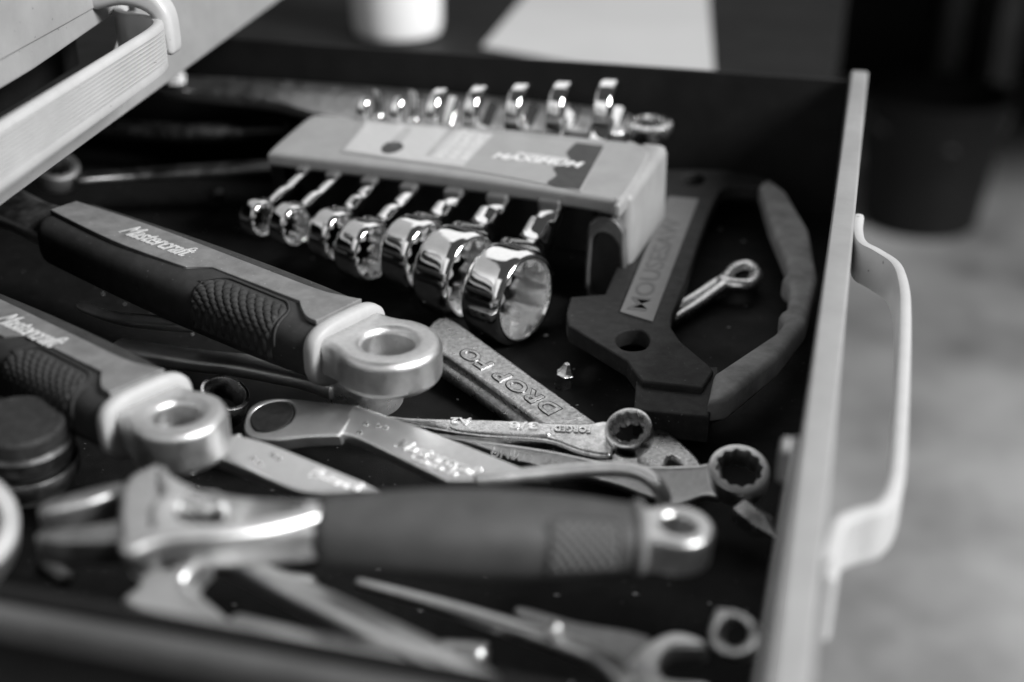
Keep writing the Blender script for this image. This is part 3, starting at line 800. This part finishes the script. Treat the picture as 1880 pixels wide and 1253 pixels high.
# ------------------------------------------------------------------ folding saw with closed handle
zs = 16
t = thing("hand_saw", "matt black saw frame with grey name strip and closed rubber handle", "saw", W(1250, 520, zs))
plate_px("body", [(1170, 320), (1212, 312, 1), (1320, 312), (1404, 325, 1), (1400, 344, 1), (1336, 342), (1316, 358), (1290, 420), (1258, 520), (1232, 600), (1300, 668, 1), (1310, 680, 1), (1290, 712, 1), (1180, 700, 1), (1166, 684), (1150, 662, 1), (1044, 598, 1), (1040, 575), (1048, 545, 1), (1110, 540, 1), (1150, 440)], zs, 6, .8, M['sawplastic'], t, k=3,
         holes=[[(1130, 618), (1150, 606), (1178, 606), (1192, 622), (1184, 640), (1156, 644), (1136, 636)], [(1250, 326), (1262, 319), (1284, 319), (1294, 328), (1286, 338), (1264, 340), (1252, 335)]])
plate_px("lower_block", [(1168, 690, 1), (1318, 672, 1), (1322, 690, 1), (1302, 765, 1), (1164, 752, 1)], zs - 2, 9, .8, M['sawplastic'], t)
st = plate_px("name_strip", [(1226, 360, 1), (1282, 365, 1), (1198, 590, 1), (1138, 572, 1)], zs + .7, 1.2, .2, M['strip'], t)
text_px("lettering", "MOUSESAW", (1186, 572), (1252, 404), 6.4, zs + .7, .0, .12, M['stripink'], st, weight=.01)
hand = [(1394, 338, 1), (1410, 325, 1), (1444, 350, 1), (1486, 420, 1), (1502, 505, 1), (1482, 586, 1), (1432, 650, 1), (1336, 728, 1), (1300, 734, 1), (1311, 684, 1), (1420, 612, 1), (1438, 590), (1431, 574), (1446, 560), (1449, 522), (1437, 508), (1447, 492), (1440, 468, 1), (1412, 400, 1)]
plate_px("handle_grip", hand, zs + 2, 9, 2.2, M['sawgrip'], t, k=4, seg=1)

# split pin
t = thing("split_pin", "bright split pin with two prongs lying inside the saw handle", "pin", W(1310, 535, 3))
for o in (0, 1):
    tube("prong", smooth_path([W(1238 - 3 * o, 566 + 20 * o, 4), W(1276, 545 + 17 * o, 4), W(1312, 523 + 14 * o, 5), W(1338, 508 + 10 * o, 6)], 4), [1.9, 1.9, 2.1, 2.4], M['chrome_worn'], t, n=14)
hd = smooth_path([W(1326, 518, 6), W(1345, 497, 6), W(1372, 490, 6), W(1388, 505, 6), W(1376, 524, 6), W(1344, 524, 6)], 5)
tube("eye", hd, 2.6, M['chrome_worn'], t, n=14, closed=True)

# small bits on the floor
def bit(label, p, d, L, r, tip):
    d = Vector(d).normalized(); m = frame(p, Vector((0, 0, 1)), d)
    o = tag(link("driver_bit", lathe_me([(.01, -L * .5), (r * .9, -L * .5), (r, -L * .4), (r, L * .1), (r * .7, L * .2), (r * tip, L * .5), (.01, L * .5)], 6, closed=False, angle=20), M['chrome_worn'], None, m), label, "bit", "loose driver bits in the drawer")
    return o
bit("stubby bright bit standing by the forged spanner", W(1037, 690, 4), (.15, -.1, 1), 9, 3, .3)
bit("pointed bright bit under the near eye", W(1256, 1030, 16), (.8, -.62, -.05), 11, 3.4, .1)
bit("pointed dull bit below the large twelve point ring", W(1392, 962, 8), (.55, -.8, -.1), 13, 3.8, .1)

# filings and grit on the drawer bottom
v, f = [], []
rg = random.Random(3)
for i in range(220):
    p = DM @ Vector((-rg.uniform(4, 330), -rg.uniform(6, 372), 0)); s_ = rg.uniform(.18, .55) * (1.5 if rg.random() < .08 else 1)
    a = rg.uniform(0, 6.3); l_ = s_ * rg.uniform(1, 2.4); k_ = len(v); cx_, sx_ = cos(a), sin(a)
    for q in ((l_, 0, s_ * .4), (0, s_, s_ * .4), (-l_, 0, s_ * .4), (0, -s_, s_ * .4), (0, 0, s_), (0, 0, 0)):
        v.append((p.x + q[0] * cx_ - q[1] * sx_, p.y + q[0] * sx_ + q[1] * cx_, q[2] + .02))
    for q in range(4):
        f.append((k_ + q, k_ + (q + 1) % 4, k_ + 4)); f.append((k_ + (q + 1) % 4, k_ + q, k_ + 5))
o = link("metal_filings", from_py(v, f, 20), M['steel'], None, kind='stuff')
tag(o, "fine bright filings and grit scattered over the black drawer bottom", "grit")

# satin loop behind the near grip
t = thing("steel_loop", "pale round steel loop half hidden behind the near grip", "loop", W(1100, 900, 22))
lp = [W(880, 882, 26), W(980, 872, 27), W(1100, 862, 28), (W(1165, 866, 28)), W(1205, 890, 26), W(1218, 930, 20), W(1190, 985, 14), W(1120, 990, 12)]
tube("wire", smooth_path(lp, 6), 2.0, M['nickel'], t, n=16)
t = thing("chrome_ring", "small bright ring under the left end of the near grip", "ring", W(560, 1010, 24))
ring_part(t, W(556, 1006, 26), Vector((.1, -.25, 1)), 5.2, 3.6, 4, M['chrome'], depth=.01)

# ------------------------------------------------------------------ near, strongly blurred tools
t = thing("lever_bar", "blurred steel bar running from the bright jaws to the bottom edge", "bar", W(640, 1140, 36))
tube("bar", smooth_path([W(390, 1022, 36), W(480, 1060, 36), W(600, 1118, 36), W(760, 1200, 36), W(960, 1305, 36)], 5), [2.4, 2.6, 3.2, 3.6, 3.6], M['nickel'], t, flat=1.0, power=2.6)
t = thing("steel_rod", "thin curved steel rod leading to the bright open jaw at the bottom", "rod", W(900, 1140, 24))
tube("rod", smooth_path([W(660, 1072, 22), W(800, 1110, 24), W(960, 1160, 26), W(1070, 1198, 27), W(1120, 1225, 28), W(1160, 1270, 28)], 5), [1.3, 1.6, 2.0, 2.2, 2.4, 2.4], M['steel'], t)
tag(tube("driver_bit", [W(1008, 1166, 29), W(1020, 1152, 30)], [1.6, 1.9], M['steel'], n=14), "small round tipped bit resting on the thin rod", "bit", "loose driver bits in the drawer")
tag(tube("driver_bit", [W(815, 1195, 18), W(880, 1204, 19)], [2.4, 3.0], M['steel'], n=14), "blurred pale bit end between the bar and the thin rod", "bit", "loose driver bits in the drawer")
tag(tube("driver_bit", [W(520, 1070, 24), W(565, 1083, 24)], [2.6, 3.2], M['steel'], n=14), "dull round tip beside the upper part of the steel bar", "bit", "loose driver bits in the drawer")
t = thing("open_spanner", "pale open ended spanner jaw at the bottom right corner of the drawer", "spanner", W(1220, 1200, 26))
plate_px("jaw", [(1130, 1262), (1148, 1222), (1190, 1178), (1240, 1158), (1290, 1172), (1296, 1186), (1240, 1188), (1216, 1206), (1212, 1228), (1230, 1246), (1300, 1254), (1310, 1290), (1180, 1300)], 28, 5, 1.2, M['nickel'], t)
plate_px("shaft", [(1196, 1176), (1160, 1158), (1060, 1140), (960, 1112), (948, 1128), (1040, 1166), (1110, 1196), (1150, 1222)], [(1196, 1176, 26), (960, 1112, 18), (1110, 1196, 25)], 4, 1, M['darknickel'], t)
t = thing("tab_ring", "pale ring with one square corner beside the drawer front", "ring", W(1345, 1160, 30))
plate_px("ring", [(1313, 1116, 1), (1350, 1120), (1380, 1138), (1394, 1166), (1386, 1192), (1358, 1206), (1328, 1204), (1306, 1188), (1299, 1162), (1304, 1138)], [(1313, 1116, 33), (1394, 1166, 33), (1330, 1204, 28)], 4, 1.0, M['steel'], t, holes=[[(1318, 1160), (1326, 1142), (1346, 1134), (1366, 1142), (1374, 1162), (1366, 1180), (1346, 1188), (1326, 1180)]])
t = thing("pipe_wrench", "blurred pale wrench head and shaft lying along the near wall", "wrench", W(320, 1120, 38))
plate_px("head", [(236, 1046), (300, 1040), (352, 1020), (360, 1028), (334, 1066), (368, 1096), (412, 1134), (470, 1162), (430, 1172), (330, 1148), (246, 1124), (220, 1100), (252, 1070)], [(236, 1046, 44), (470, 1162, 45), (220, 1100, 41)], 8, 1.6, M['nickel'], t)
tube("shaft", smooth_path([W(430, 1160, 38), W(540, 1182, 37), W(680, 1208, 36), W(860, 1240, 35)], 4), [3.6, 3.2, 3.0, 3.0], M['steel'], t, flat=.7, power=3)
t = thing("large_socket", "big bright socket rim cut off by the left edge", "socket", W(-40, 960, 44))
lm = frame(W(-88, 960, 50), Vector((1, 0, 0)), Vector((.35, -.45, .82)))
link("rim", lathe_me([(9.2, 0), (9.4, .5), (12.3, .5), (12.8, 0), (13.2, -8), (12, -14), (9.0, -14)], 64), M['nickel'], t, lm)
t = thing("black_socket", "dark stepped socket behind the bright rim at the left edge", "socket", W(30, 780, 30))
lm = frame(W(34, 770, 40), Vector((1, 0, 0)), Vector((.1, -.1, 1)))
link("drum", lathe_me([(.01, 0), (10.0, 0), (10.8, -.8), (11.0, -6), (11.0, -19), (.01, -19)], 64, closed=False), M['sawplastic'], t, lm)
link("band", lathe_me([(11.05, -4.5), (11.6, -4.3), (12.6, -5), (12.8, -8.5), (12.2, -9.4), (11.05, -9.4)], 64), M['darksteel'], t, lm)
link("band", lathe_me([(11.05, -11), (13.0, -11), (13.4, -11.6), (13.4, -15), (11.05, -15)], 64), M['darksteel'], t, lm)
tag(tube("driver_bit", [W(84, 1042, 30), W(120, 1064, 30)], [2.6, 2.0], M['darksteel'], n=14), "dim bit end by the near wall below the open jaws", "bit", "loose driver bits in the drawer")

# ------------------------------------------------------------------ things on the bench behind
jt = W(724, 82, -41.8)
t = thing("white_jar", "white round jar on the dark bench behind the drawer", "jar", jt + Vector((0, 37, 0)))
jm = MAT[t.name] @ Matrix.Diagonal((1.57, 1.57, 1.57, 1))
link("body", lathe_me([(.01, 0), (19, 0), (21, 1.2), (22.2, 6), (22.6, 40), (22.8, 78), (21, 80), (.01, 80)], 64, closed=False), M['white'], t, jm)
link("lid", lathe_me([(.01, 94), (22, 94), (23.6, 92), (23.6, 80.3), (.01, 80.3)], 64, closed=False), M['white'], t, jm)
sh = plate_px("paper_sheet", [(885, 86, 1), (992, -40, 1), (1298, -40, 1), (1313, 150, 1), (1100, 125, 1)], -41.6, .3, .05, M['paper'], None, k=1, seg=1)
tag(sh, "blank white sheet lying on the dark bench behind the rack", "paper")
